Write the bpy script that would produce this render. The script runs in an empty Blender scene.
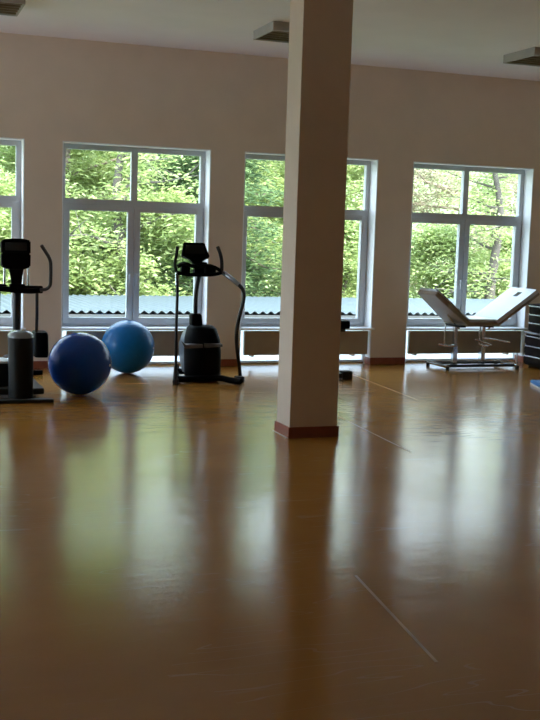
import bpy, bmesh, math, random
from mathutils import Vector, Matrix
random.seed(7)
sc = bpy.context.scene
C = bpy.data.collections.new('place'); sc.collection.children.link(C)
R = math.radians

# ------------------------------------------------------------------ camera
FW = Vector((0.33888, 0.93379, -0.11485)); RT = Vector((0.94078, -0.33759, 0.03112)); UP = Vector((0.00972, 0.11859, 0.9929))
cd = bpy.data.cameras.new('camera'); co = bpy.data.objects.new('camera', cd); C.objects.link(co)
M = Matrix((RT, UP, -FW)).transposed().to_4x4(); M.translation = Vector((0, 0, 1.6)); co.matrix_world = M
cd.sensor_fit = 'VERTICAL'; cd.sensor_height = 24; cd.lens = 36; cd.clip_end = 500; cd.clip_start = .05
sc.camera = co
sc.cycles.max_bounces = 16; sc.cycles.diffuse_bounces = 10; sc.cycles.transparent_max_bounces = 12
sc.view_settings.view_transform = 'Standard'; sc.view_settings.look = 'None'; sc.view_settings.gamma = 1
sc.view_settings.exposure = 0.1
def at(px, py, Y):                     # the place at depth Y that the photograph shows at this pixel
    d = FW*1080 + RT*(px-270) - UP*(py-360)
    return Vector((0, 0, 1.6)) + d*(Y/d.y)
def ground(px, py, z=0):
    d = FW*1080 + RT*(px-270) - UP*(py-360)
    return Vector((0, 0, 1.6)) + d*((z-1.6)/d.z)

# ------------------------------------------------------------------ materials
def mat(name, col, rough=.5, metal=0, var=.08, scale=8, bump=0, spec=.5, coat=0, vscale=None):
    m = bpy.data.materials.new(name); m.use_nodes = True; nt = m.node_tree; b = nt.nodes['Principled BSDF']
    tc = nt.nodes.new('ShaderNodeTexCoord'); n = nt.nodes.new('ShaderNodeTexNoise'); n.inputs['Scale'].default_value = scale
    n.inputs['Detail'].default_value = 4
    if vscale:
        mp = nt.nodes.new('ShaderNodeMapping'); mp.inputs['Scale'].default_value = vscale
        nt.links.new(tc.outputs['Object'], mp.inputs[0]); nt.links.new(mp.outputs[0], n.inputs['Vector'])
    else: nt.links.new(tc.outputs['Object'], n.inputs['Vector'])
    r = nt.nodes.new('ShaderNodeValToRGB')
    r.color_ramp.elements[0].position = .3; r.color_ramp.elements[1].position = .7
    r.color_ramp.elements[0].color = (*[c*(1-var) for c in col], 1); r.color_ramp.elements[1].color = (*[min(1, c*(1+var)) for c in col], 1)
    nt.links.new(n.outputs['Fac'], r.inputs[0]); nt.links.new(r.outputs[0], b.inputs['Base Color'])
    b.inputs['Roughness'].default_value = rough; b.inputs['Metallic'].default_value = metal
    b.inputs['Specular IOR Level'].default_value = spec; b.inputs['Coat Weight'].default_value = coat
    if bump:
        bp = nt.nodes.new('ShaderNodeBump'); bp.inputs['Strength'].default_value = bump; bp.inputs['Distance'].default_value = .01
        nt.links.new(n.outputs['Fac'], bp.inputs['Height']); nt.links.new(bp.outputs[0], b.inputs['Normal'])
    return m
WALL = mat('wall_paint', (.80, .70, .59), .85, var=.03, scale=3)
CEIL = mat('ceiling_paint', (.90, .865, .915), .9, var=.02, scale=2)
COLM = mat('pillar_paint', (.80, .70, .59), .8, var=.03, scale=3)
BASE = mat('red_brown_skirting', (.30, .085, .05), .4, var=.15, scale=14)
UPVC = mat('white_window_plastic', (.58, .60, .64), .35, var=.02)
PLAST = mat('white_reveal_plaster', (.92, .94, .97), .5, var=.02)
GLARE = mat('pale_base_glare', (.85, .83, .78), .4)  # pale colour imitating the glare at the pillar's foot
RADM = mat('brown_radiator_paint', (.40, .335, .25), .5, var=.04)
BLUE = mat('blue_vinyl', (.001, .05, .30), .22, var=.06, scale=20, spec=.3)
BLUE2 = mat('light_blue_vinyl', (.002, .155, .46), .28, var=.06, scale=20, spec=.35)
BLK = mat('black_plastic', (.003, .003, .0035), .6, var=.2, spec=.06)
GREY = mat('charcoal_plastic', (.006, .008, .008), .5, var=.1, spec=.2)
DSTEEL = mat('dark_painted_steel', (.012, .012, .014), .4, var=.1)
CHR = mat('chrome', (.7, .72, .74), .15, 1, var=.03)
RUB = mat('black_rubber', (.015, .015, .015), .8)
SCR = mat('dark_screen', (.01, .012, .016), .12)
VINYL = mat('white_upholstery', (.62, .66, .70), .38, var=.02, scale=30)
UNDER = mat('beige_underside_board', (.42, .37, .31), .5, var=.05)
TRIMB = mat('brown_upholstery_edge', (.30, .235, .18), .45, var=.05)
DWOOD = mat('dark_cabinet_wood', (.012, .006, .006), .6, var=.3, scale=6, vscale=(1, 1, 14), spec=.15)
ALU = mat('bright_metal_strip', (.50, .50, .52), .25, .8, var=.03)
MATB = mat('blue_mat_foam', (.02, .16, .45), .6, var=.06)
WHITE = mat('white_foam', (.8, .82, .85), .6, var=.03)
LAMPH = mat('lamp_housing_grey', (.42, .41, .38), .6)
LOUV = mat('louvre_bronze', (.24, .18, .10), .4, .3, var=.1)
LOUV2 = mat('lamp_housing_dark', (.03, .024, .016), .6)
BARK = mat('bark', (.16, .13, .10), .9, var=.35, scale=5, bump=.4)
BARKG = mat('grey_bark', (.10, .088, .075), .9, var=.3, scale=5, bump=.4)
BARKP = mat('pale_bark', (.34, .27, .21), .9, var=.3, scale=5, bump=.4)

def glass_mat():
    m = bpy.data.materials.new('window_glass'); m.use_nodes = True; nt = m.node_tree; nt.nodes.clear()
    o = nt.nodes.new('ShaderNodeOutputMaterial'); mx = nt.nodes.new('ShaderNodeMixShader'); t = nt.nodes.new('ShaderNodeBsdfTransparent')
    g = nt.nodes.new('ShaderNodeBsdfGlossy'); g.inputs['Roughness'].default_value = .02
    lw = nt.nodes.new('ShaderNodeLayerWeight'); lw.inputs[0].default_value = .5
    pw = nt.nodes.new('ShaderNodeMath'); pw.operation = 'POWER'; pw.inputs[1].default_value = 5; nt.links.new(lw.outputs['Facing'], pw.inputs[0])
    f = nt.nodes.new('ShaderNodeMath'); f.operation = 'MULTIPLY_ADD'; f.inputs[1].default_value = .9; f.inputs[2].default_value = .03; nt.links.new(pw.outputs[0], f.inputs[0])
    t.inputs['Color'].default_value = (.93, .96, .95, 1)
    nt.links.new(f.outputs[0], mx.inputs[0]); nt.links.new(t.outputs[0], mx.inputs[1]); nt.links.new(g.outputs[0], mx.inputs[2]); nt.links.new(mx.outputs[0], o.inputs[0])
    return m
GLASS = glass_mat()
def milky_mat():
    m = bpy.data.materials.new('milky_glass'); m.use_nodes = True; nt = m.node_tree; b = nt.nodes['Principled BSDF']; o = nt.nodes['Material Output']
    n = nt.nodes.new('ShaderNodeTexNoise'); n.inputs['Scale'].default_value = 3
    r = nt.nodes.new('ShaderNodeValToRGB'); r.color_ramp.elements[0].color = (.88, .93, .97, 1); r.color_ramp.elements[1].color = (.93, .97, 1, 1)
    nt.links.new(n.outputs['Fac'], r.inputs[0])
    tr = nt.nodes.new('ShaderNodeBsdfTranslucent'); nt.links.new(r.outputs[0], tr.inputs[0]); nt.links.new(r.outputs[0], b.inputs['Base Color'])
    mx = nt.nodes.new('ShaderNodeMixShader'); mx.inputs[0].default_value = .8
    nt.links.new(b.outputs[0], mx.inputs[1]); nt.links.new(tr.outputs[0], mx.inputs[2]); nt.links.new(mx.outputs[0], o.inputs[0])
    return m
MILK = milky_mat()

def leaf_mat(name, a, b_, c):
    m = bpy.data.materials.new(name); m.use_nodes = True; nt = m.node_tree; b = nt.nodes['Principled BSDF']; o = nt.nodes['Material Output']
    g = nt.nodes.new('ShaderNodeNewGeometry'); r = nt.nodes.new('ShaderNodeValToRGB')
    e = r.color_ramp.elements; e[0].color = (*a, 1); e[1].color = (*c, 1); x = e.new(.5); x.color = (*b_, 1)
    nt.links.new(g.outputs['Random Per Island'], r.inputs[0]); nt.links.new(r.outputs[0], b.inputs['Base Color'])
    b.inputs['Roughness'].default_value = .6; b.inputs['Specular IOR Level'].default_value = .2
    tr = nt.nodes.new('ShaderNodeBsdfTranslucent'); nt.links.new(r.outputs[0], tr.inputs[0])
    mx = nt.nodes.new('ShaderNodeMixShader'); mx.inputs[0].default_value = .5
    nt.links.new(b.outputs[0], mx.inputs[1]); nt.links.new(tr.outputs[0], mx.inputs[2]); nt.links.new(mx.outputs[0], o.inputs[0])
    return m
K_ = 1.0
LF1 = leaf_mat('spring_leaves', (.26*K_, .34*K_, .12*K_), (.38*K_, .47*K_, .18*K_), (.54*K_, .60*K_, .32*K_))
LF2 = leaf_mat('dark_needles', (.07, .12, .06), (.14, .22, .10), (.30, .42, .18))
LF3 = leaf_mat('pale_leaves', (.27*K_, .26*K_, .16*K_), (.40*K_, .39*K_, .25*K_), (.54*K_, .53*K_, .38*K_))

def floor_mat():
    m = bpy.data.materials.new('floor_linoleum'); m.use_nodes = True; nt = m.node_tree; b = nt.nodes['Principled BSDF']; L = nt.links.new
    tc = nt.nodes.new('ShaderNodeTexCoord')
    n = nt.nodes.new('ShaderNodeTexNoise'); n.inputs['Scale'].default_value = 1.3; n.inputs['Detail'].default_value = 6; L(tc.outputs['Object'], n.inputs['Vector'])
    r = nt.nodes.new('ShaderNodeValToRGB'); r.color_ramp.elements[0].position = .3; r.color_ramp.elements[1].position = .72
    r.color_ramp.elements[0].color = (.38, .17, .03, 1); r.color_ramp.elements[1].color = (.46, .215, .042, 1); L(n.outputs['Fac'], r.inputs[0])
    # short pale scuffs
    mp = nt.nodes.new('ShaderNodeMapping'); mp.inputs['Scale'].default_value = (1.1, 9, 1); mp.inputs['Rotation'].default_value = (0, 0, R(12)); L(tc.outputs['Object'], mp.inputs[0])
    s = nt.nodes.new('ShaderNodeTexNoise'); s.inputs['Scale'].default_value = 2.2; s.inputs['Detail'].default_value = 8; s.inputs['Roughness'].default_value = .65; L(mp.outputs[0], s.inputs['Vector'])
    sr = nt.nodes.new('ShaderNodeValToRGB'); sr.color_ramp.elements[0].position = .62; sr.color_ramp.elements[1].position = .74; L(s.outputs['Fac'], sr.inputs[0])
    mx = nt.nodes.new('ShaderNodeMixRGB'); mx.inputs[2].default_value = (.50, .33, .17, 1)
    k = nt.nodes.new('ShaderNodeMath'); k.operation = 'MULTIPLY'; k.inputs[1].default_value = .25; L(sr.outputs[0], k.inputs[0]); L(k.outputs[0], mx.inputs[0]); L(r.outputs[0], mx.inputs[1])
    # hairline scratches
    wn = nt.nodes.new('ShaderNodeTexNoise'); wn.inputs['Scale'].default_value = 1.0; wn.inputs['Detail'].default_value = 1; L(mp.outputs[0], wn.inputs['Vector'])
    w1 = nt.nodes.new('ShaderNodeMath'); w1.operation = 'SUBTRACT'; w1.inputs[1].default_value = .5; L(wn.outputs['Fac'], w1.inputs[0])
    w2 = nt.nodes.new('ShaderNodeMath'); w2.operation = 'ABSOLUTE'; L(w1.outputs[0], w2.inputs[0])
    w3 = nt.nodes.new('ShaderNodeMath'); w3.operation = 'LESS_THAN'; w3.inputs[1].default_value = .006; L(w2.outputs[0], w3.inputs[0])
    mk = nt.nodes.new('ShaderNodeTexNoise'); mk.inputs['Scale'].default_value = .9; L(tc.outputs['Object'], mk.inputs['Vector'])
    w4 = nt.nodes.new('ShaderNodeMath'); w4.operation = 'GREATER_THAN'; w4.inputs[1].default_value = .52; L(mk.outputs['Fac'], w4.inputs[0])
    w5 = nt.nodes.new('ShaderNodeMath'); w5.operation = 'MULTIPLY'; L(w3.outputs[0], w5.inputs[0]); L(w4.outputs[0], w5.inputs[1])
    w6 = nt.nodes.new('ShaderNodeMath'); w6.operation = 'MULTIPLY'; w6.inputs[1].default_value = .22; L(w5.outputs[0], w6.inputs[0])
    m2 = nt.nodes.new('ShaderNodeMixRGB'); m2.inputs[2].default_value = (.62, .46, .30, 1); L(w6.outputs[0], m2.inputs[0]); L(mx.outputs[0], m2.inputs[1])
    L(m2.outputs[0], b.inputs['Base Color'])
    rr = nt.nodes.new('ShaderNodeMapRange'); rr.inputs['To Min'].default_value = .10; rr.inputs['To Max'].default_value = .20; L(s.outputs['Fac'], rr.inputs['Value']); L(rr.outputs[0], b.inputs['Roughness'])
    bn = nt.nodes.new('ShaderNodeTexNoise'); bn.inputs['Scale'].default_value = 3.5; bn.inputs['Detail'].default_value = 3; L(tc.outputs['Object'], bn.inputs['Vector'])
    bp = nt.nodes.new('ShaderNodeBump'); bp.inputs['Strength'].default_value = .25; bp.inputs['Distance'].default_value = .01
    ad = nt.nodes.new('ShaderNodeMath'); ad.operation = 'MULTIPLY_ADD'; ad.inputs[1].default_value = .35; L(s.outputs['Fac'], ad.inputs[0]); L(bn.outputs['Fac'], ad.inputs[2])
    L(ad.outputs[0], bp.inputs['Height']); L(bp.outputs[0], b.inputs['Normal'])
    b.inputs['Specular IOR Level'].default_value = .42
    return m
FLOOR = floor_mat()
SEAM = mat('floor_seam_weld', (.50, .30, .13), .35, var=.2, scale=5)
def roof_mat():
    return mat('corrugated_roof_sheet', (.08, .102, .118), .5, var=.06, scale=2)
ROOF = roof_mat()
RENDER = mat('grey_blue_render', (.12, .14, .16), .8, var=.05)
GUT = mat('dark_gutter', (.05, .055, .06), .5)
GRASS = mat('meadow_grass', (.12, .19, .05), .9, var=.4, scale=.5)
HILL = mat('wooded_hillside', (.17, .24, .09), .95, var=.45, scale=.25, bump=.5)

# ------------------------------------------------------------------ mesh helpers
class MB:
    def __init__(s): s.bm = bmesh.new()
    def box(s, a, b, bevel=0):
        lo = Vector([min(a[i], b[i]) for i in range(3)]); hi = Vector([max(a[i], b[i]) for i in range(3)])
        t = bmesh.new(); bmesh.ops.create_cube(t, size=1)
        for v in t.verts: v.co = Vector([(lo[i]+hi[i])/2 + v.co[i]*(hi[i]-lo[i]) for i in range(3)])
        if bevel: bmesh.ops.bevel(t, geom=t.edges[:], offset=bevel, segments=3, affect='EDGES', profile=.6)
        return s.merge(t)
    def merge(s, t):
        me = bpy.data.meshes.new('t'); t.to_mesh(me); t.free(); s.bm.from_mesh(me); bpy.data.meshes.remove(me); return s
    def prism(s, pts, off, bevel=0):           # polygon extruded by a vector
        t = bmesh.new(); a = [t.verts.new(Vector(p)) for p in pts]; b = [t.verts.new(Vector(p)+Vector(off)) for p in pts]; n = len(pts)
        t.faces.new(a); t.faces.new(b[::-1])
        for i in range(n): t.faces.new((a[i], b[i], b[(i+1) % n], a[(i+1) % n]))
        bmesh.ops.recalc_face_normals(t, faces=t.faces)
        if bevel: bmesh.ops.bevel(t, geom=t.edges[:], offset=bevel, segments=2, affect='EDGES')
        return s.merge(t)
    def tube(s, pts, r, seg=10, smooth=3, flat=1):
        P = [Vector(p) for p in pts]; rs = r if isinstance(r, (list, tuple)) else [r]*len(P)
        if smooth and len(P) > 2:
            Q = []; q = []
            for i in range(len(P)-1):
                p0, p1, p2, p3 = P[max(i-1, 0)], P[i], P[i+1], P[min(i+2, len(P)-1)]
                for k in range(smooth+1):
                    t = k/(smooth+1)
                    Q.append(.5*((2*p1)+(p2-p0)*t+(2*p0-5*p1+4*p2-p3)*t*t+(3*p1-p0-3*p2+p3)*t**3)); q.append(rs[i]*(1-t)+rs[i+1]*t)
            Q.append(P[-1]); q.append(rs[-1]); P, rs = Q, q
        bm = s.bm; rings = []; up = None
        for i, p in enumerate(P):
            d = (P[min(i+1, len(P)-1)]-P[max(i-1, 0)]).normalized()
            if up is None: up = d.orthogonal().normalized()
            up = (up-d*up.dot(d)).normalized(); sd = d.cross(up)
            rings.append([bm.verts.new(p+(up*math.cos(a)+sd*math.sin(a)*flat)*rs[i]) for a in [2*math.pi*k/seg for k in range(seg)]])
        for i in range(len(rings)-1):
            for k in range(seg): bm.faces.new((rings[i][k], rings[i][(k+1) % seg], rings[i+1][(k+1) % seg], rings[i+1][k]))
        bm.faces.new(rings[0][::-1]); bm.faces.new(rings[-1]); return s
    def rings(s, R_):                           # loft closed rings bottom to top
        bm = s.bm; V = [[bm.verts.new(Vector(p)) for p in r] for r in R_]; n = len(V[0])
        for i in range(len(V)-1):
            for k in range(n): bm.faces.new((V[i][k], V[i][(k+1) % n], V[i+1][(k+1) % n], V[i+1][k]))
        bm.faces.new(V[0][::-1]); bm.faces.new(V[-1]); return s
    def sphere(s, c, r, seg=48, rg=32):
        t = bmesh.new(); bmesh.ops.create_uvsphere(t, u_segments=seg, v_segments=rg, radius=r)
        for v in t.verts: v.co += Vector(c)
        return s.merge(t)
    def build(s, name, m, parent=None, smooth=None, world=True):
        bmesh.ops.recalc_face_normals(s.bm, faces=s.bm.faces)
        me = bpy.data.meshes.new(name); s.bm.to_mesh(me); s.bm.free(); me.materials.append(m)
        o = bpy.data.objects.new(name, me); C.objects.link(o)
        if smooth:
            for f in me.polygons: f.use_smooth = True
            try: me.set_sharp_from_angle(angle=R(smooth))
            except Exception: pass
        if parent:
            o.parent = parent
            if world:                            # geometry was given in world space
                bpy.context.view_layer.update(); inv = wm(parent).inverted(); me.transform(inv)
        return o
def wm(o):
    m = o.matrix_basis.copy()
    while o.parent: o = o.parent; m = o.matrix_basis @ m
    return m
def tag(o, label=None, cat=None, group=None, kind=None):
    for k, v in (('label', label), ('category', cat), ('group', group), ('kind', kind)):
        if v: o[k] = v
    return o
def empty(name, loc, rz=0, **k):
    o = bpy.data.objects.new(name, None); C.objects.link(o); o.location = loc; o.rotation_euler.z = rz; o.empty_display_size = .1
    return tag(o, **k)
def copy_tree(o, parent=None):
    c = o.copy(); C.objects.link(c)
    if parent: c.parent = parent
    for ch in [x for x in bpy.data.objects if x.parent == o]: copy_tree(ch, c)
    return c
def box(name, a, b, m, parent=None, bevel=0, **k): return tag(MB().box(a, b, bevel).build(name, m, parent), **k)
def lift(pts, v): return [Vector(p)+Vector(v) for p in pts]

# ------------------------------------------------------------------ the room
X0, X1, Y0, Y1, ZC = -5.2, 13.0, -4.0, 12.45, 3.71
WT, TH = 2.583, .36
st = dict(kind='structure')
box('floor', (X0-.3, Y0-.3, -.2), (X1+.3, Y1+TH, 0), FLOOR, **st)
box('ceiling', (X0-.3, Y0-.3, ZC), (X1+.3, Y1+TH, ZC+.2), CEIL, **st)
wl = MB(); ADDED_SIDE = [(8.6, 11.4)]; py = Y0-.3
for a, b in ADDED_SIDE: wl.box((X0-.3, py, 0), (X0, a, ZC)); wl.box((X0-.3, a, 0), (X0, b, .5)); wl.box((X0-.3, a, 3.3), (X0, b, ZC)); py = b
wl.box((X0-.3, py, 0), (X0, Y1+TH, ZC)); wl.build('wall_left', WALL); tag(bpy.data.objects['wall_left'], **st)
for i, (a, b) in enumerate(ADDED_SIDE):  # unseen window, added to light the pillar's left face
    wr = empty('window_%d' % (9+i), (X0-.15, (a+b)/2, .5), kind='structure'); f = MB()
    f.box((X0-.2, a, .5), (X0-.13, b, .57)); f.box((X0-.2, a, 3.23), (X0-.13, b, 3.3))
    for y in (a, (2*a+b)/3-.035, (a+2*b)/3-.035, b-.07): f.box((X0-.2, y, .57), (X0-.13, y+.07, 3.23))
    f.build('window_frame', UPVC, wr); MB().box((X0-.17, a+.02, .52), (X0-.165, b-.02, 3.28)).build('pane', GLASS, wr)
box('wall_right', (X1, Y0-.3, 0), (X1+.3, Y1+TH, ZC), WALL, **st)
box('wall_back', (X0, Y0-.3, 0), (X1, Y0, ZC), WALL, **st)
OPEN = [(-4.64, -2.88), (-2.44, -.68), (-.245, 1.53), (1.95, 3.70), (4.115, 5.88), (6.365, 8.147), (8.56, 10.32), (10.75, 12.51)]      # window openings
w = MB(); px = X0
for a, b in OPEN:
    if a > px: w.box((px, Y1, 0), (a, Y1+TH, WT))
    px = b
w.box((px, Y1, 0), (X1, Y1+TH, WT)); w.box((X0, Y1, WT), (X1, Y1+TH, ZC)); w.build('wall_front', WALL); tag(bpy.data.objects['wall_front'], **st)
bs = MB(); px = X0
for a, b in OPEN+[(X1, X1)]:
    bs.box((px, Y1-.014, 0), (a+.001, Y1, .085))
    if b > a: bs.box((b-.001, Y1-.014, 0), (b-.013, Y1+.19, .085)); px = b
bs.build('baseboard_front', BASE, **{}); tag(bpy.data.objects['baseboard_front'], **st)
for n, a, b in (('baseboard_left', (X0, Y0, 0), (X0+.014, Y1-.014, .085)), ('baseboard_right', (X1-.014, Y0, 0), (X1, Y1-.014, .085)), ('baseboard_back', (X0+.014, Y0, 0), (X1-.014, Y0+.014, .085))):
    box(n, a, b, BASE, **st)

# welded seams of the sheet floor
sm = MB()
def seam(a, b, wd=.014, h=.0015):
    a = Vector((*a, 0)); b = Vector((*b, 0)); d = (b-a).normalized(); n = Vector((-d.y, d.x, 0))*wd/2
    sm.prism([a-n, b-n, b+n, a+n], (0, 0, h))
for a, b in (((5.24, 11.9), (5.07, 9.6)), ((3.87, 8.9), (3.77, 7.2)), ((2.12, 4.55), (1.985, 3.5))): seam(a, b)
tag(sm.build('trim_1', SEAM), **st)

# windows
FY = Y1+.20                       # inner face of the frames
def window(k, a, b):
    root = empty('window_%d' % k, ((a+b)/2, FY, 0), kind='structure')
    f = MB(); fw = .068; y0, y1 = FY, FY+.07; SB = .455
    f.box((a, y0, SB), (a+fw, y1, WT)); f.box((b-fw, y0, SB), (b, y1, WT)); f.box((a+fw, y0, WT-fw), (b-fw, y1, WT)); f.box((a+fw, y0, SB), (b-fw, y1, SB+.06))
    m = (a+b)/2
    f.box((a+fw, y0, 1.85), (b-fw, y1, 1.952)); f.box((m-.037, y0, 1.952), (m+.037, y1, WT-fw))
    f.box((m-.03, y0, SB+.06), (m+.03, y1, 1.85))
    f.box((a, y0, 0), (a+.02, y1, SB)); f.box((b-.02, y0, 0), (b, y1, SB)); f.box((a+.02, y0, 0), (b-.02, y1, .035)); 
    f.build('window_frame', UPVC, root)
    g = MB()
    for p, q in ((a+fw, m-.037), (m+.037, b-fw)): g.box((p, y0+.03, 1.952), (q, y0+.036, WT-fw))
    g.build('upper_pane', GLASS, root)
    for p, q, hs in ((a+.045, m-.004, -1), (m+.004, b-.045, 1)):
        s = MB(); z0, z1, y2, y3, sw = SB+.045, 1.89, FY-.022, FY+.05, .072
        s.box((p, y2, z0), (p+sw, y3, z1), .006); s.box((q-sw, y2, z0), (q, y3, z1), .006)
        s.box((p+sw-.004, y2, z1-sw), (q-sw+.004, y3, z1), .006); s.box((p+sw-.004, y2, z0), (q-sw+.004, y3, z0+sw), .006)
        so = s.build('sash', UPVC, root)
        MB().box((p+sw-.01, y2+.03, z0+sw-.01), (q-sw+.01, y2+.036, z1-sw+.01)).build('pane', GLASS, so)
        hx = q-.036 if hs < 0 else p+.036
        h = MB(); h.box((hx-.013, y2-.012, 1.02), (hx+.013, y2+.004, 1.10), .003); h.box((hx-.009, y2-.045, 1.075), (hx+.009, y2-.008, 1.09), .003); h.box((hx-.01, y2-.05, .96), (hx+.01, y2-.034, 1.09), .004)
        h.build('window_handle', UPVC, so)
    MB().box((a+.02, y0+.02, .035), (b-.02, y0+.03, SB)).build('frosted_pane', MILK, root)
    v = MB()
    v.box((a, Y1-.002, .0), (a+.012, FY, WT)); v.box((b-.012, Y1+.0, .0), (b, FY, WT)) ; v.box((a, Y1-.002, WT-.012), (b, FY, WT))
    v.build('window_reveal', PLAST, root)
    MB().box((a-.0, Y1-.05, SB-.012), (b+.02, FY, SB+.012), .005).build('window_sill', PLAST, root)
    MB().box((a, FY-.02, 0), (b, FY+.001, .012)).build('threshold', ALU, root)
    # radiator in the niche under the sill
    if 1 <= k <= 4:
        r = empty('radiator', (m, Y1+.06, .0), label=RADL.get(k), cat='radiator')
        MB().box((a+.075, Y1+.03, .125), (b-.03, Y1+.085, .425), .008).build('panel', RADM, r)
        fn = MB()
        for i in range(40):
            x = a+.1+i*(1.76-.16)/40; fn.box((x, Y1+.085, .14), (x+.012, Y1+.11, .41))
        fn.build('convector_fins', RADM, r)
        for x in (a+.2, b-.2):
            MB().box((x-.015, Y1+.07, .10), (x+.015, FY-.018, .14), .003).build('wall_bracket', RADM, r)
        MB().tube([(b-.06, Y1+.06, .13), (b-.06, Y1+.06, 0)], .011, 8, 0).build('pipe', UPVC, r)
RADL = {1: 'brown panel radiator under the leftmost window, behind the black cross trainer',
        2: 'brown panel radiator under the window behind the two blue balls',
        3: 'brown panel radiator under the window that the pillar hides in part',
        4: 'brown panel radiator under the window behind the massage table'}
for i, (a, b) in enumerate(OPEN):
    window({0: 7, 1: 8}.get(i, i-1), a, b)

# pillar
cx0, cx1, cy0, cy1 = 3.05, 3.46, 7.9, 8.2
pl = empty('trim_2', ((cx0+cx1)/2, (cy0+cy1)/2, 0), **st); pl.name = 'trim_2'
MB().box((cx0, cy0, 0), (cx1, cy1, ZC), .004).build('pillar', COLM, pl)
MB().box((cx0-.012, cy0-.012, 0), (cx1+.012, cy1+.012, .088)).build('skirting', BASE, pl)
MB().box((cx0-.022, cy0-.012, 0), (cx0-.012, cy1+.02, .006)).build('glare_strip', GLARE, pl)  # thin strip painted pale as the glare line along the left base

# ceiling lamps
def lamp(x0, x1, y0, y1, label):
    r = empty('ceiling_lamp', ((x0+x1)/2, (y0+y1)/2, ZC), label=label, cat='ceiling lamp', group='louvred lamps on the ceiling')
    zb = ZC-.09; t = .02
    h = MB(); h.box((x0, y0, zb), (x0+t, y1, ZC)); h.box((x1-t, y0, zb), (x1, y1, ZC)); h.box((x0+t, y0, zb), (x1-t, y0+t, ZC)); h.box((x0+t, y1-t, zb), (x1-t, y1, ZC)); h.build('housing', LAMPH, r)
    MB().box((x0+t, y0+t, ZC-.03), (x1-t, y1-t, ZC-.005)).build('reflector', LOUV2, r)
    l = MB(); n = 5
    for i in range(n):
        y = y0+t+(y1-y0-2*t)*(i+.5)/n; l.box((x0+t, y-.012, zb+.002), (x1-t, y+.012, zb+.05))
    for i in range(1, 3): x = x0+(x1-x0)*i/3; l.box((x-.003, y0+t, zb+.01), (x+.003, y1-t, zb+.045))
    l.build('louvre', LOUV, r)
lamp(.62, 1.27, 10.33, 10.96, 'square louvred ceiling lamp, off, cut by the top left corner of the picture')
lamp(3.69, 4.34, 10.38, 10.99, 'square louvred ceiling lamp, off, half hidden by the pillar')
lamp(6.68, 7.33, 10.33, 10.96, 'square louvred ceiling lamp, off, above the massage table at the right edge')

# ------------------------------------------------------------------ exercise balls
def ball(c, r, m, label):
    e = empty('exercise_ball', (c[0], c[1], 0), label=label, cat='ball', group='exercise balls')
    s = bmesh.new(); bmesh.ops.create_uvsphere(s, u_segments=64, v_segments=96, radius=r)
    for v in s.verts:
        z = v.co.z/r
        v.co *= 1-.0025*(abs(math.sin(z*30)) < .25)
        v.co.z += r
        if v.co.z < .004: v.co.z = .004-.003*(1)
    o = MB().merge(s).build('ball_skin', m, e, smooth=60, world=False)
    o.rotation_euler = (0, 0, .4)
    t = MB().tube([(-r*1.0+.006, 0, r), (-r-.002, 0, r)], .012, 12, 0).build('plug', WHITE, e, world=False); t.rotation_euler = (0, 0, 2.6)
ball((1.815, 10.40), .305, BLUE, 'large dark blue exercise ball on the floor, nearer and left of the pair')
ball((2.62, 11.93), .30, BLUE2, 'blue exercise ball near the window, behind and right of the other ball')

# ------------------------------------------------------------------ stepper (centre left)
S = empty('stepper_machine', (3.4, 11.2, 0), label='black stepper machine with tall side rails standing by the wall between two windows', cat='exercise machine')
def hull(sections, Y, dep, name, m, parent, n=20, e=2.6):      # sections: (py, px left, px right, depth scale)
    rg = []
    for (py, a, b, ds) in sections:
        A = at(a, py, Y); B = at(b, py, Y); c = (A+B)/2; hw = (B-A).length/2; ux = (B-A).normalized(); uy = Vector((-ux.y, ux.x, 0)).normalized()
        ring = []
        for k in range(n):
            t = 2*math.pi*k/n; cs, sn = math.cos(t), math.sin(t)
            q = ux*hw*math.copysign(abs(cs)**(2/e), cs)+uy*dep/2*ds*math.copysign(abs(sn)**(2/e), sn)
            p = c+q; p.z = max(.012, (A.z+B.z)/2+q.z); ring.append(p)
        rg.append(ring)
    return MB().rings(rg).build(name, m, parent, smooth=50)
hull([(382, 188, 216, .9), (376, 186, 218.5, 1), (350, 185.5, 219, 1), (338, 186, 218, .95), (328, 188, 215, .75), (325.5, 190, 212, .6)], 11.3, .48, 'housing', BLK, S)
hull([(327, 190, 202, .9), (315.5, 190, 201, 1), (313.5, 191, 200, .8)], 11.35, .14, 'mast_collar', BLK, S, e=4)
# flywheel cover seen as a paler curved edge at the left
hull([(372, 183.5, 192, .6), (360, 181.5, 192, .9), (345, 181.5, 192, 1), (334, 183.5, 192, .7), (329, 187, 192, .4)], 11.5, .42, 'flywheel_cover', mat('grey_flywheel_cover', (.18, .22, .26), .35), S)
mast = MB().tube([at(195.5, 318, 11.35), at(195.6, 300, 11.35), at(197, 286, 11.36), at(200, 272, 11.38), at(200.5, 262, 11.4)], .024).build('mast', DSTEEL, S, smooth=50)
for nm, p in (('pedal', [(181, 340.5), (186, 345), (203, 345), (203, 348), (185, 348.5)]), ('pedal', [(205, 344), (222.5, 344.5), (222.5, 346.8), (205, 348)])):
    pts = [at(x, y, 10.98) for x, y in p]
    MB().prism(pts, (.03, .16, 0)).build(nm, mat('pedal_grey', (.10, .10, .11), .35), S)
con = MB().prism([at(*p, 11.3) for p in ((183.5, 242.3), (204.5, 242.6), (208, 252), (210, 256.5), (203, 260), (199, 264), (193, 263.5), (190, 259), (181.5, 255.5), (182.5, 249))], (.02, .1, -.02), .008).build('console', BLK, S)
MB().prism([at(*p, 11.29) for p in ((186, 245), (203, 245.3), (205.5, 254), (185, 253.5))], (0, .012, 0)).build('screen', SCR, con)
hb = MB()
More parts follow.
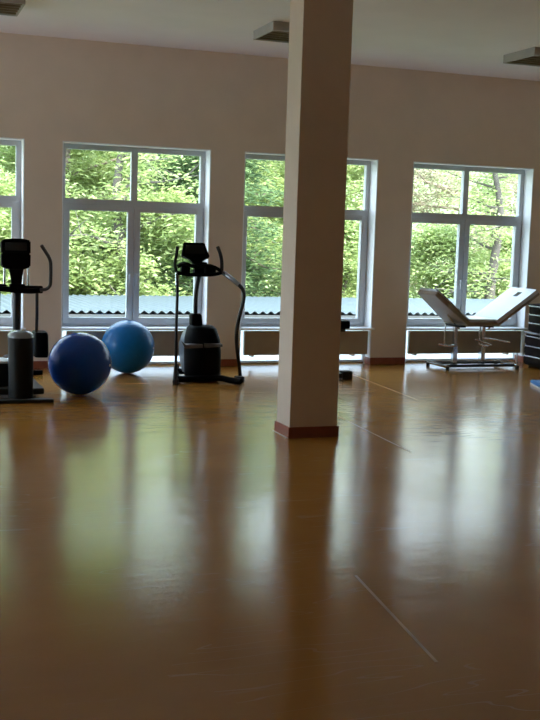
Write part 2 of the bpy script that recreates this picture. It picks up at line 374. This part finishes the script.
hb.tube([at(178, 266.5, 11.3), at(184, 263.5, 11.25), (at(192, 266, 11.2)), at(200, 267, 11.2), at(208, 265.5, 11.25), at(216, 268, 11.25), at(222, 272, 11.25)], .02)
hb.tube([at(176.5, 272.5, 11.3), at(188, 274.5, 11.25), at(200, 274.8, 11.2), at(213, 274.6, 11.2), at(222, 272.5, 11.25)], .02)
hb.box(at(182, 264.5, 11.25), at(188.5, 275, 11.32), .01); hb.box(at(206, 265.5, 11.22), at(214, 275, 11.3), .01); hb.box(at(195, 262, 11.32), at(205, 276, 11.4), .01)
hb.build('handlebar', BLK, S, smooth=50)
MB().tube([at(177.5, 246.5, 11.25), at(176.5, 254, 11.25), at(175, 264, 11.28), at(176.5, 272, 11.3)], .017).build('grip', RUB, S, smooth=50)
MB().tube([at(217.5, 246.5, 11.2), at(220, 253, 11.2), at(221.7, 261, 11.22), at(221.8, 272, 11.25)], .019).build('grip', RUB, S, smooth=50)
rl = MB().tube([at(176.6, 272, 11.3), at(177.3, 284, 11.1), at(177.2, 300, 11.02), at(176.2, 330, 10.98), at(176, 360, 10.96), at(175.6, 384, 10.95)], .016).build('side_rail', DSTEEL, S, smooth=50)
MB().tube([at(176.9, 274, 11.27), at(177.3, 286, 11.09)], .0225, smooth=0).build('rail_sleeve', CHR, rl, smooth=50)
rr = MB().tube([at(221.5, 272, 11.25), at(231, 278.5, 11.15), at(240, 286, 11.08), at(243.6, 292, 11.07), at(243.2, 302, 11.07), at(238.5, 320, 11.1), at(236.5, 334, 11.12), at(237.2, 350, 11.13), at(239.5, 368, 11.15), at(240.3, 379, 11.15)], .021).build('side_rail', DSTEEL, S, smooth=50)
MB().tube([at(223.5, 273, 11.24), at(231, 278.2, 11.15), at(239, 285, 11.09)], .026, smooth=2).build('rail_sleeve', mat('brushed_steel', (.35, .38, .42), .3, .9), rr, smooth=50)
a, b = ground(175.7, 384.5), ground(176.5, 370)
MB().tube([a+Vector((0, 0, .035)), b+Vector((0, 0, .035))], .032, smooth=0).build('base_rail', BLK, S, smooth=50)
MB().tube([a+Vector((-.01, -.03, .03)), a+Vector((.01, .05, .03))], .033, smooth=0).build('rubber_foot', RUB, S)
def gl(px, py, z): return ground(px, py, z)
MB().tube([gl(177, 379, .04), gl(192, 379, .045), gl(218, 378, .05), gl(229, 380, .045), gl(241, 382, .038)], .034, smooth=2).build('base_rail', BLK, S, smooth=50)
MB().tube([gl(174, 371, .05), gl(190, 371.5, .05)], .034, smooth=0).build('base_rail', BLK, S, smooth=50)
MB().box(ground(236, 382)+Vector((0, -.03, 0)), ground(243, 381.5)+Vector((0, .05, .06)), .01).build('rubber_foot', RUB, S)

# ------------------------------------------------------------------ cross trainer (left edge)
T = empty('cross_trainer', (1.0, 10.3, 0), label='black cross trainer at the left edge with curved grip and upright drum shaped housing', cat='exercise machine')
Yc = 10.12
hull([(403, 9, 32.5, 1), (398, 8.6, 33, 1), (370, 8.6, 33, 1), (345, 8, 33.2, 1), (336, 8.2, 33.2, 1)], Yc, .28, 'flywheel_housing', GREY, T, n=32, e=2.3)
hull([(337, 7.6, 33.8, 1.02), (334, 7.8, 33.6, 1), (331.5, 10.5, 31, .85), (330, 15, 26.5, .45)], Yc, .28, 'housing_cap', mat('glossy_grey_cap', (.22, .25, .27), .16), T, n=32, e=2.2)
MB().box((.62, 9.93, 0), (1.50, 10.03, .035), .012).build('front_foot', DSTEEL, T)
MB().tube([at(16.5, 388, 10.5), at(16.8, 330, 10.5), at(17.2, 286, 10.5), at(17.4, 278, 10.5)], .037, smooth=0, seg=14).build('mast', DSTEEL, T, smooth=50)
con = MB().prism([at(*p, 10.38) for p in ((1.5, 240), (8, 238.4), (23, 238.4), (30.8, 240.5), (30.8, 254), (1.5, 253))], (0, .12, -.01), .01).build('console', BLK, T)
MB().prism([at(*p, 10.37) for p in ((1.3, 252.8), (31, 253.8), (30.6, 267), (24, 269.5), (9, 269), (2, 266))], (0, .13, -.01), .01).build('console_base', BLK, con)
MB().prism([at(*p, 10.37) for p in ((5, 242), (27, 242.4), (27, 251), (5, 250.5))], (0, .012, 0)).build('screen', SCR, con)
MB().prism([at(*p, 10.42) for p in ((9, 268), (24, 268.5), (22.5, 277), (21.5, 287), (12, 287), (11.5, 278))], (0, .09, 0), .008).build('console_neck', BLK, T)
MB().tube([at(28, 268, 10.55), at(28.3, 286, 10.55)], .011, smooth=0).build('cable_guide', CHR, T, smooth=50)
MB().tube([at(4.5, 268, 10.55), at(4.2, 286, 10.55)], .011, smooth=0).build('cable_guide', CHR, T, smooth=50)
hb = MB()
hb.tube([at(-10, 287.5, 10.45), at(0, 288.5, 10.43), at(16, 290, 10.4), at(30, 291, 10.4), at(42, 290, 10.42)], .027, flat=1)
hb.box(at(23, 285.8, 10.42), at(42, 293, 10.5), .015); hb.box(at(10, 284, 10.38), at(24, 292.5, 10.46), .012); hb.box(at(-9, 284, 10.42), at(6, 291, 10.5), .015)
hb.build('handlebar', BLK, T, smooth=50)
gp = [(40, 290), (46, 289.2), (49.7, 286), (50.6, 280), (50.7, 264), (49, 257.5), (45, 251), (41.5, 245.5)]
MB().tube([at(x, y, 10.4-.02*i) for i, (x, y) in enumerate(gp)], .0165).build('grip', mat('dark_grip', (.05, .045, .045), .4), T, smooth=50)
MB().tube([at(33.6-x, y-1.4, 10.4-.02*i) for i, (x, y) in enumerate(gp)], .0165).build('grip', bpy.data.materials['dark_grip'], T, smooth=50)
MB().tube([at(37, 291, 10.75), at(37, 315, 10.8), at(36.5, 332, 10.85)], .016, smooth=0).build('swing_arm', DSTEEL, T, smooth=50)
MB().tube([at(-1, 290, 10.75), at(-1.5, 315, 10.8), at(-2, 348, 10.85)], .016, smooth=0).build('swing_arm', DSTEEL, T, smooth=50)
hull([(356, 33.5, 46.5, 1), (353, 32.5, 47.3, 1), (334, 32.5, 47, 1), (331.5, 33.5, 46, .9)], 10.9, .3, 'pedal_cover', BLK, T, e=5)
hull([(389, -14, 8, 1), (384, -14.5, 9, 1), (366, -14.5, 9, 1), (361, -14, 8.5, .95)], 10.5, .34, 'side_cover', GREY, T, e=4)
hull([(361.5, -14, 9, 1), (359.5, -13, 8.5, .96)], 10.5, .33, 'side_cover_top', WHITE, T, e=4)
MB().box((.55, 10.2, .04), (1.45, 10.9, .10), .02).build('base_frame', DSTEEL, T)
MB().box((1.02, 10.88, .05), (1.12, 11.83, .10), .012).build('rear_beam', DSTEEL, T)
MB().tube([(.6, 11.85, .03), (1.66, 11.85, .03)], .028, smooth=0).build('rear_foot', BLK, T, smooth=50)
for x in (.45, 1.2):
    MB().tube([(x+.3, 10.9, .35), (x+.15, 11.3, .3), (x+.05, 11.75, .22)], .02).build('pedal_arm', DSTEEL, T, smooth=50)
    MB().box((x+.07, 11.3, .29), (x+.23, 11.62, .33), .01).build('pedal', RUB, T)

# ------------------------------------------------------------------ training bench behind the pillar
B = empty('weight_bench', (4.6, 11.2, 0), label='black training bench almost wholly hidden behind the pillar', cat='bench')
MB().box((4.33, 11.08, .58), (4.97, 11.34, .67), .02).build('bench_pad', BLK, B)
MB().box((4.36, 11.17, .54), (4.95, 11.25, .585)).build('frame_rail', DSTEEL, B)
for x in (4.42, 4.72):
    MB().box((x, 11.18, .06), (x+.06, 11.24, .56)).build('leg', DSTEEL, B)
MB().box((4.36, 11.10, .025), (5.0, 11.16, .075), .006).build('base_bar', DSTEEL, B)
for x in (4.33, 4.9): MB().box((x, 11.07, 0), (x+.12, 11.19, .1), .012).build('rubber_foot', RUB, B)
MB().box((4.42, 11.14, .03), (4.48, 11.26, .08)).build('base_bar', DSTEEL, B); MB().box((4.72, 11.14, .03), (4.78, 11.26, .08)).build('base_bar', DSTEEL, B)

# ------------------------------------------------------------------ massage table
G = empty('massage_table', (7.1, 12.0, 0), label='white upholstered massage table with raised ends on chrome legs under the right window', cat='massage table')
YA, YB = 11.72, 12.32
def slab(prof, name, m, y0=YA, y1=YB, bev=.02, parent=G):      # prof in x,z
    o = MB().prism([(x, y0, z) for x, z in prof], (0, y1-y0, 0), bev).build(name, m, parent, smooth=60)
    if name.startswith('back'):                      # round the two outer corners in plan
        ox = parent.location.x; oy = parent.location.y; xe = min(v.co.x for v in o.data.vertices)
        for v in o.data.vertices:
            if v.co.x < xe+.07:
                c = (y0+y1)/2-oy; v.co.y = c+(v.co.y-c)*.80
    return o
# seat, back section, head section: cushion over board
z0 = .585
slab([(6.86, z0+.015), (7.28, z0+.015), (7.30, z0+.055), (6.84, z0+.055)], 'seat_cushion', VINYL, bev=.018)
slab([(6.83, z0-.03), (7.30, z0-.03), (7.29, z0+.017), (6.84, z0+.017)], 'seat_board', TRIMB, bev=.006)
def inc(x0, z0_, x1, z1, t0, t1):
    d = Vector((x1-x0, z1-z0_)).normalized(); n = Vector((-d.y, d.x)); n = n if n.y > 0 else -n
    return [(x0+n.x*t0, z0_+n.y*t0), (x1+n.x*t0, z1+n.y*t0), (x1+n.x*t1, z1+n.y*t1), (x0+n.x*t1, z0_+n.y*t1)]
slab(inc(6.84, z0-.028, 6.385, .945, .055, .085), 'back_cushion', VINYL, bev=.018)
slab(inc(6.85, z0-.028, 6.40, .93, 0, .057), 'back_board', TRIMB, bev=.006)
# the end section has a breathing slot: build it from four pieces merged in one mesh
def endsec(name, m, t0, t1, bev):
    x0, za, x1, zb = 7.29, z0-.028, 7.86, .955
    L = lambda s: (x0+(x1-x0)*s, za+(zb-za)*s)
    w_ = MB()
    for s0, s1, ya, yb in ((0, .74, YA, YB), (.74, .88, YA, YA+.22), (.74, .88, YB-.28, YB), (.88, 1, YA, YB)):
        p = inc(*L(s0), *L(s1), t0, t1); w_.prism([(x, ya, z) for x, z in p], (0, yb-ya, 0))
    return w_.build(name, m, G)
endsec('head_cushion', VINYL, .03, .08, 0); endsec('head_board', TRIMB, 0, .032, 0)
for x, y in ((6.82, 11.98), (7.22, 11.98)):
    MB().box((x-.045, y-.18, .53), (x+.045, y+.18, .556)).build('leg_plate', DSTEEL, G)
    MB().box((x-.02, y-.03, .24), (x+.02, y+.03, .54), .004).build('leg', CHR, G)
    MB().box((x-.028, y-.038, .04), (x+.028, y+.038, .3), .004).build('leg', CHR, G)
bf = MB(); bf.tube([(6.62, 11.83, .045), (7.62, 11.83, .045)], .019, smooth=0); bf.tube([(6.62, 12.16, .045), (7.62, 12.16, .045)], .017, smooth=0)
bf.build('base_bar', DSTEEL, G, smooth=50)
MB().tube([(6.62, 11.77, .045), (6.62, 12.28, .045)], .022, smooth=0).build('foot_bar', CHR, G, smooth=50)
MB().tube([(7.62, 11.77, .045), (7.62, 12.28, .045)], .022, smooth=0).build('foot_bar', CHR, G, smooth=50)
for x in (6.62, 7.62):
    for y in (11.77, 12.28): MB().tube([(x, y, 0), (x, y, .04)], .024, smooth=0).build('rubber_foot', RUB, G)
MB().tube([(6.55, 11.9, .31), (6.72, 11.9, .285), (6.83, 11.92, .30)], .011).build('lever', CHR, G, smooth=50)
MB().tube([(7.20, 11.9, .385), (7.36, 11.88, .365), (7.55, 11.86, .335)], .011).build('lever', CHR, G, smooth=50)
MB().tube([(7.08, 11.92, .37), (7.3, 11.9, .30)], .009, smooth=0).build('lever', CHR, G, smooth=50)
for x in (6.66, 7.16):
    MB().tube([(x, 11.94, .56), (x-.01, 11.94, .31), (x+.12, 11.94, .28)], .008, smooth=1).build('support_strut', CHR, G, smooth=50)
MB().tube([(6.68, 11.95, .68), (6.86, 11.95, .50)], .010, smooth=0).build('support_strut', CHR, G, smooth=50)
MB().tube([(7.55, 11.95, .74), (7.28, 11.95, .50)], .010, smooth=0).build('support_strut', CHR, G, smooth=50)

# ------------------------------------------------------------------ dark drawer cabinet at the right edge
K = empty('drawer_cabinet', (8.25, 12.1, 0), label='dark brown drawer cabinet with bright metal edges behind the massage table', cat='cabinet')
kx, ky0, ky1 = 7.90, 11.62, 12.08
MB().box((kx+.02, ky0+.01, .03), (kx+.65, ky1-.01, .44), .004).build('lower_body', DWOOD, K)
MB().box((kx+.06, ky0+.01, .46), (kx+.65, ky1-.01, .80), .004).build('upper_body', DWOOD, K)
MB().box((kx, ky0-.01, .43), (kx+.67, ky1+.01, .455), .003).build('middle_top', ALU, K)
MB().box((kx+.04, ky0-.01, .80), (kx+.67, ky1+.01, .82), .003).build('top_board', DWOOD, K)
MB().box((kx+.06, ky0+.05, 0), (kx+.6, ky1-.05, .03)).build('plinth', RUB, K)
for xx, zz in ((kx, (.05, .18, .305)), (kx+.04, (.475, .585, .695))):
    for z in zz:
        d = MB().box((xx, ky0+.02, z), (xx+.025, ky1-.02, z+.10), .004).build('drawer', DWOOD, K)
        MB().box((xx-.012, ky0+.02, z+.088), (xx+.004, ky1-.02, z+.102), .002).build('drawer_edge', ALU, d)

# ------------------------------------------------------------------ blue mat
Q = empty('exercise_mat', (7.4, 10.3, 0), label='blue exercise mat lying on the floor, cut by the right edge', cat='mat')
mp_ = [(6.98, 10.50), (6.80, 9.98), (7.95, 9.62), (8.15, 10.14)]
MB().prism([(x, y, .018) for x, y in mp_], (0, 0, .035), .01).build('mat_top', MATB, Q)
MB().prism([(x, y, .0) for x, y in mp_], (0, 0, .018), .004).build('mat_underside', WHITE, Q)

# ------------------------------------------------------------------ outside
box('terrain', (-60, Y1+TH, -3.2), (120, 140, -3.0), GRASS, **st).name = 'ground_outside'
# neighbour building with a corrugated roof
N = empty('low_outbuilding', (10, 24, -3), label='low outbuilding with a pale corrugated roof just outside the windows', cat='building')
yE, zE, yR, zR = 20.0, .09, 26.0, .015
rf = bmesh.new(); x = -14.0; cols = []; per = .17; n = int(44/per)
for i in range(n*8+1):
    xx = -14+i*per/8; dz = .026*math.cos(2*math.pi*i/8)
    cols.append([rf.verts.new((xx, yE, zE+dz)), rf.verts.new((xx, yR, zR+dz)), rf.verts.new((xx, yE, zE+dz-.012)), rf.verts.new((xx, yR, zR+dz-.012))])
for i in range(len(cols)-1):
    a, b = cols[i], cols[i+1]
    rf.faces.new((a[0], b[0], b[1], a[1])); rf.faces.new((a[2], a[3], b[3], b[2])); rf.faces.new((a[0], a[2], b[2], b[0])); rf.faces.new((a[1], b[1], b[3], a[3]))
mb = MB(); mb.merge(rf); mb.build('corrugated_roof', ROOF, N, smooth=80)
MB().box((-13.8, 20.15, -3), (29.8, 25.9, -.06)).build('outer_wall', RENDER, N)
MB().box((-13.8, 20.02, -.12), (29.8, 20.14, .03)).build('gutter', GUT, N)

# hillside
hb_ = bmesh.new(); gx, gy = 60, 20; V = []
for j in range(gy+1):
    row = []
    for i in range(gx+1):
        x = -60+i*3; y = 62+j*4; z = -3+j*1.1*(1+.15*math.sin(i*.7))+random.uniform(-.5, .5)*(j > 0)
        row.append(hb_.verts.new((x, y, min(z, 11+math.sin(i)*1.0))))
    V.append(row)
for j in range(gy):
    for i in range(gx): hb_.faces.new((V[j][i], V[j][i+1], V[j+1][i+1], V[j+1][i]))
tag(MB().merge(hb_).build('hillside', HILL, smooth=80), **st)

# trees
def tree_meshes(h, spread, n_br, n_leaf, seed, ls=(.34, .10), droop=.0, low=.12, bare=False):
    rnd = random.Random(seed); t = MB()
    bend = [(rnd.uniform(-.3, .3)*k*.3, rnd.uniform(-.3, .3)*k*.3) for k in range(6)]
    tp = [Vector((bend[k][0], bend[k][1], h*k/5)) for k in range(6)]
    r0 = .035*h*.75
    t.tube(tp, [r0, r0*.8, r0*.62, r0*.45, r0*.28, r0*.08], 8, 2)
    tips = []
    for i in range(n_br):
        f = low+(1-low)*(i+rnd.random())/n_br; k = min(int(f*5), 4); u = f*5-k; p = tp[k].lerp(tp[k+1], u)
        L_ = spread*(1.05-.55*f)*rnd.uniform(.6, 1.1); a = rnd.uniform(0, 6.283)
        rise = rnd.uniform(-.1, .35)-droop
        d = Vector((math.cos(a), math.sin(a), rise)); q = Vector((-math.sin(a), math.cos(a), 0))
        pts = [p]; 
        for s in (.3, .6, 1): pts.append(p+d*L_*s+q*rnd.uniform(-.2, .2)*L_*s+Vector((0, 0, (rnd.uniform(-.1, .15)-droop*s)*L_*s)))
        rb = r0*(.30-.16*f)
        t.tube(pts, [rb, rb*.7, rb*.45, rb*.15], 5, 1, )
        segs = [(pts[j], pts[j+1]) for j in range(3)]
        for s in range(4 if not bare else 8):
            j = rnd.randrange(1, 3); o = pts[j].lerp(pts[j+1], rnd.random()); dd = Vector((rnd.uniform(-1, 1), rnd.uniform(-1, 1), rnd.uniform(-.3, .6))).normalized()*L_*rnd.uniform(.2, .45)
            t.tube([o, o+dd*.5+Vector((0, 0, .05)), o+dd], [rb*.3, rb*.2, rb*.06], 4, 0); segs.append((o, o+dd))
        tips += segs
    lv = bmesh.new()
    for i in range(n_leaf):
        a, b = rnd.choice(tips); c = a.lerp(b, rnd.random()**.7)+Vector((rnd.gauss(0, .28), rnd.gauss(0, .28), rnd.gauss(0, .16)))
        ax = Vector((rnd.uniform(-1, 1), rnd.uniform(-1, 1), rnd.uniform(-.35, .25))).normalized(); nrm = Vector((rnd.gauss(0, .6), rnd.gauss(0, .6), rnd.uniform(.3, 1))).normalized()
        sd = ax.cross(nrm).normalized(); l_ = ls[0]*rnd.uniform(.6, 1.5); w_ = ls[1]*rnd.uniform(.7, 1.4)
        vs = [lv.verts.new(c-ax*l_/2), lv.verts.new(c+sd*w_/2+nrm*.02), lv.verts.new(c+ax*l_/2), lv.verts.new(c-sd*w_/2+nrm*.02)]
        lv.faces.new(vs)
    return t, MB().merge(lv)
def tree(name, loc, label, cat, trunk_m, leaf_m, group=None, **k):
    r = empty(name, loc, label=label, cat=cat, group=group); t, l = tree_meshes(**k)
    t.build('trunk', trunk_m, r, smooth=60, world=False); l.build('foliage', leaf_m, r, world=False); return r
Z = -3.0
p1 = tree('leafy_tree', (5.2, 33, Z), 'bright green spring tree seen through the window behind the blue balls', 'tree', BARK, LF1, h=12, spread=5.2, n_br=46, n_leaf=60000, seed=1, ls=(.19, .062))
p2 = tree('leafy_tree', (10.6, 36, Z), 'bright green tree seen just right of the stepper machine, left of the pillar', 'tree', BARK, LF1, h=12.5, spread=5.2, n_br=46, n_leaf=52000, seed=2, ls=(.19, .062))
p3 = tree('conifer_tree', (9.3, 30.5, Z), 'darker conifer with layered boughs in the window left of the pillar', 'tree', BARK, LF2, h=8.9, spread=3.0, n_br=50, n_leaf=30000, seed=3, ls=(.22, .05), droop=.12)
p4 = tree('pale_tree', (19.5, 34, Z), 'pale leafing tree with brown twisting branches in the right window, left half', 'tree', BARKP, LF3, h=12, spread=4.8, n_br=44, n_leaf=14000, seed=4, ls=(.17, .07), bare=True)
def cp(o, loc, rz, s, label):
    c = copy_tree(o); c.location = loc; c.rotation_euler.z = rz; c.scale = (s,)*3; c['label'] = label; return c
cp(p1, (-.6, 32, Z), 1.2, 1.0, 'bright green spring tree seen through the leftmost window')
cp(p1, (2.2, 43, Z), 2.6, 1.15, 'green tree farther off, seen between the cross trainer and the left ball')
cp(p2, (8.6, 44, Z), 3.9, 1.15, 'green tree farther off, seen above the stepper machine')
cp(p2, (15.4, 37, Z), 2.2, .98, 'light green tree in the window strip right of the pillar')
cp(p1, (14.5, 47, Z), 4.4, 1.15, 'green tree farther off, hidden largely by the pillar')
cp(p2, (-6.5, 36, Z), .6, 1.0, 'green tree beyond the left end of the outbuilding, outside the leftmost window')
cp(p4, (24.2, 35.5, Z), 2.0, 1.0, 'pale brownish tree with many bare branches in the right window, right half')
cp(p4, (22.5, 46, Z), 3.3, 1.15, 'pale tree farther off at the middle of the right window')
cp(p4, (29.5, 44, Z), 5.0, 1.15, 'pale tree at the right end, outside the right window')
cp(p4, (17.0, 45, Z), 1.0, 1.1, 'pale tree farther off at the left side of the right window')
p5 = tree('bare_tree', (6.0, 28.2, Z), 'thin leafed tree with a grey trunk in the window behind the balls', 'tree', BARKG, LF1, h=9.5, spread=3.4, n_br=22, n_leaf=5000, seed=11, ls=(.17, .06), low=.3, bare=True)
cp(p5, (17.45, 28.6, Z), 2.4, .95, 'thin leafed tree with a pale trunk seen in the right pane of the right window')
def shrub(loc, label, m, seed, s=1):
    rnd = random.Random(seed); r = empty('shrub', loc, label=label, cat='shrub', group='shrubs behind the outbuilding')
    t, l = tree_meshes(h=4.6*s, spread=2.9*s, n_br=30, n_leaf=30000, seed=seed, ls=(.14, .06), low=.05)
    t.build('stems', BARK, r, smooth=60, world=False); l.build('foliage', m, r, world=False); return r
s1 = shrub((17.2, 30, Z), 'yellow green shrub behind the outbuilding, low in the left half of the right window', LF1, 21)
for i, (x, y, lb) in enumerate(((20.6, 30.5, 'green shrub behind the outbuilding, above the middle of the massage table'), (13.2, 30, 'green shrub behind the outbuilding, beside the right edge of the pillar'), (6.4, 29, 'green shrub behind the outbuilding, left of the stepper console'), (3.0, 29, 'green shrub behind the outbuilding, above the left blue ball'), (.2, 28.8, 'green shrub behind the outbuilding, low in the leftmost window'))):
    cp(s1, (x, y, Z), i*1.3, 1+.06*i, lb)

# ------------------------------------------------------------------ light: bright overcast sky and a soft sun high over the building
wd = bpy.data.worlds.new('sky'); sc.world = wd; wd.use_nodes = True; nt = wd.node_tree; bg = nt.nodes['Background']
tc = nt.nodes.new('ShaderNodeTexCoord'); sx = nt.nodes.new('ShaderNodeSeparateXYZ'); nt.links.new(tc.outputs['Generated'], sx.inputs[0])
rp = nt.nodes.new('ShaderNodeValToRGB'); rp.color_ramp.elements[0].position = 0; rp.color_ramp.elements[0].color = (.80, .88, 1, 1); rp.color_ramp.elements[1].position = .8; rp.color_ramp.elements[1].color = (.60, .78, 1, 1)
nt.links.new(sx.outputs['Z'], rp.inputs[0]); nt.links.new(rp.outputs[0], bg.inputs[0]); bg.inputs[1].default_value = 7.5
sd = bpy.data.lights.new('sun', 'SUN'); so = bpy.data.objects.new('sun', sd); C.objects.link(so); sd.energy = 17; sd.angle = R(12); sd.color = (1, .95, .85)
so.rotation_euler = (R(42), 0, R(20))
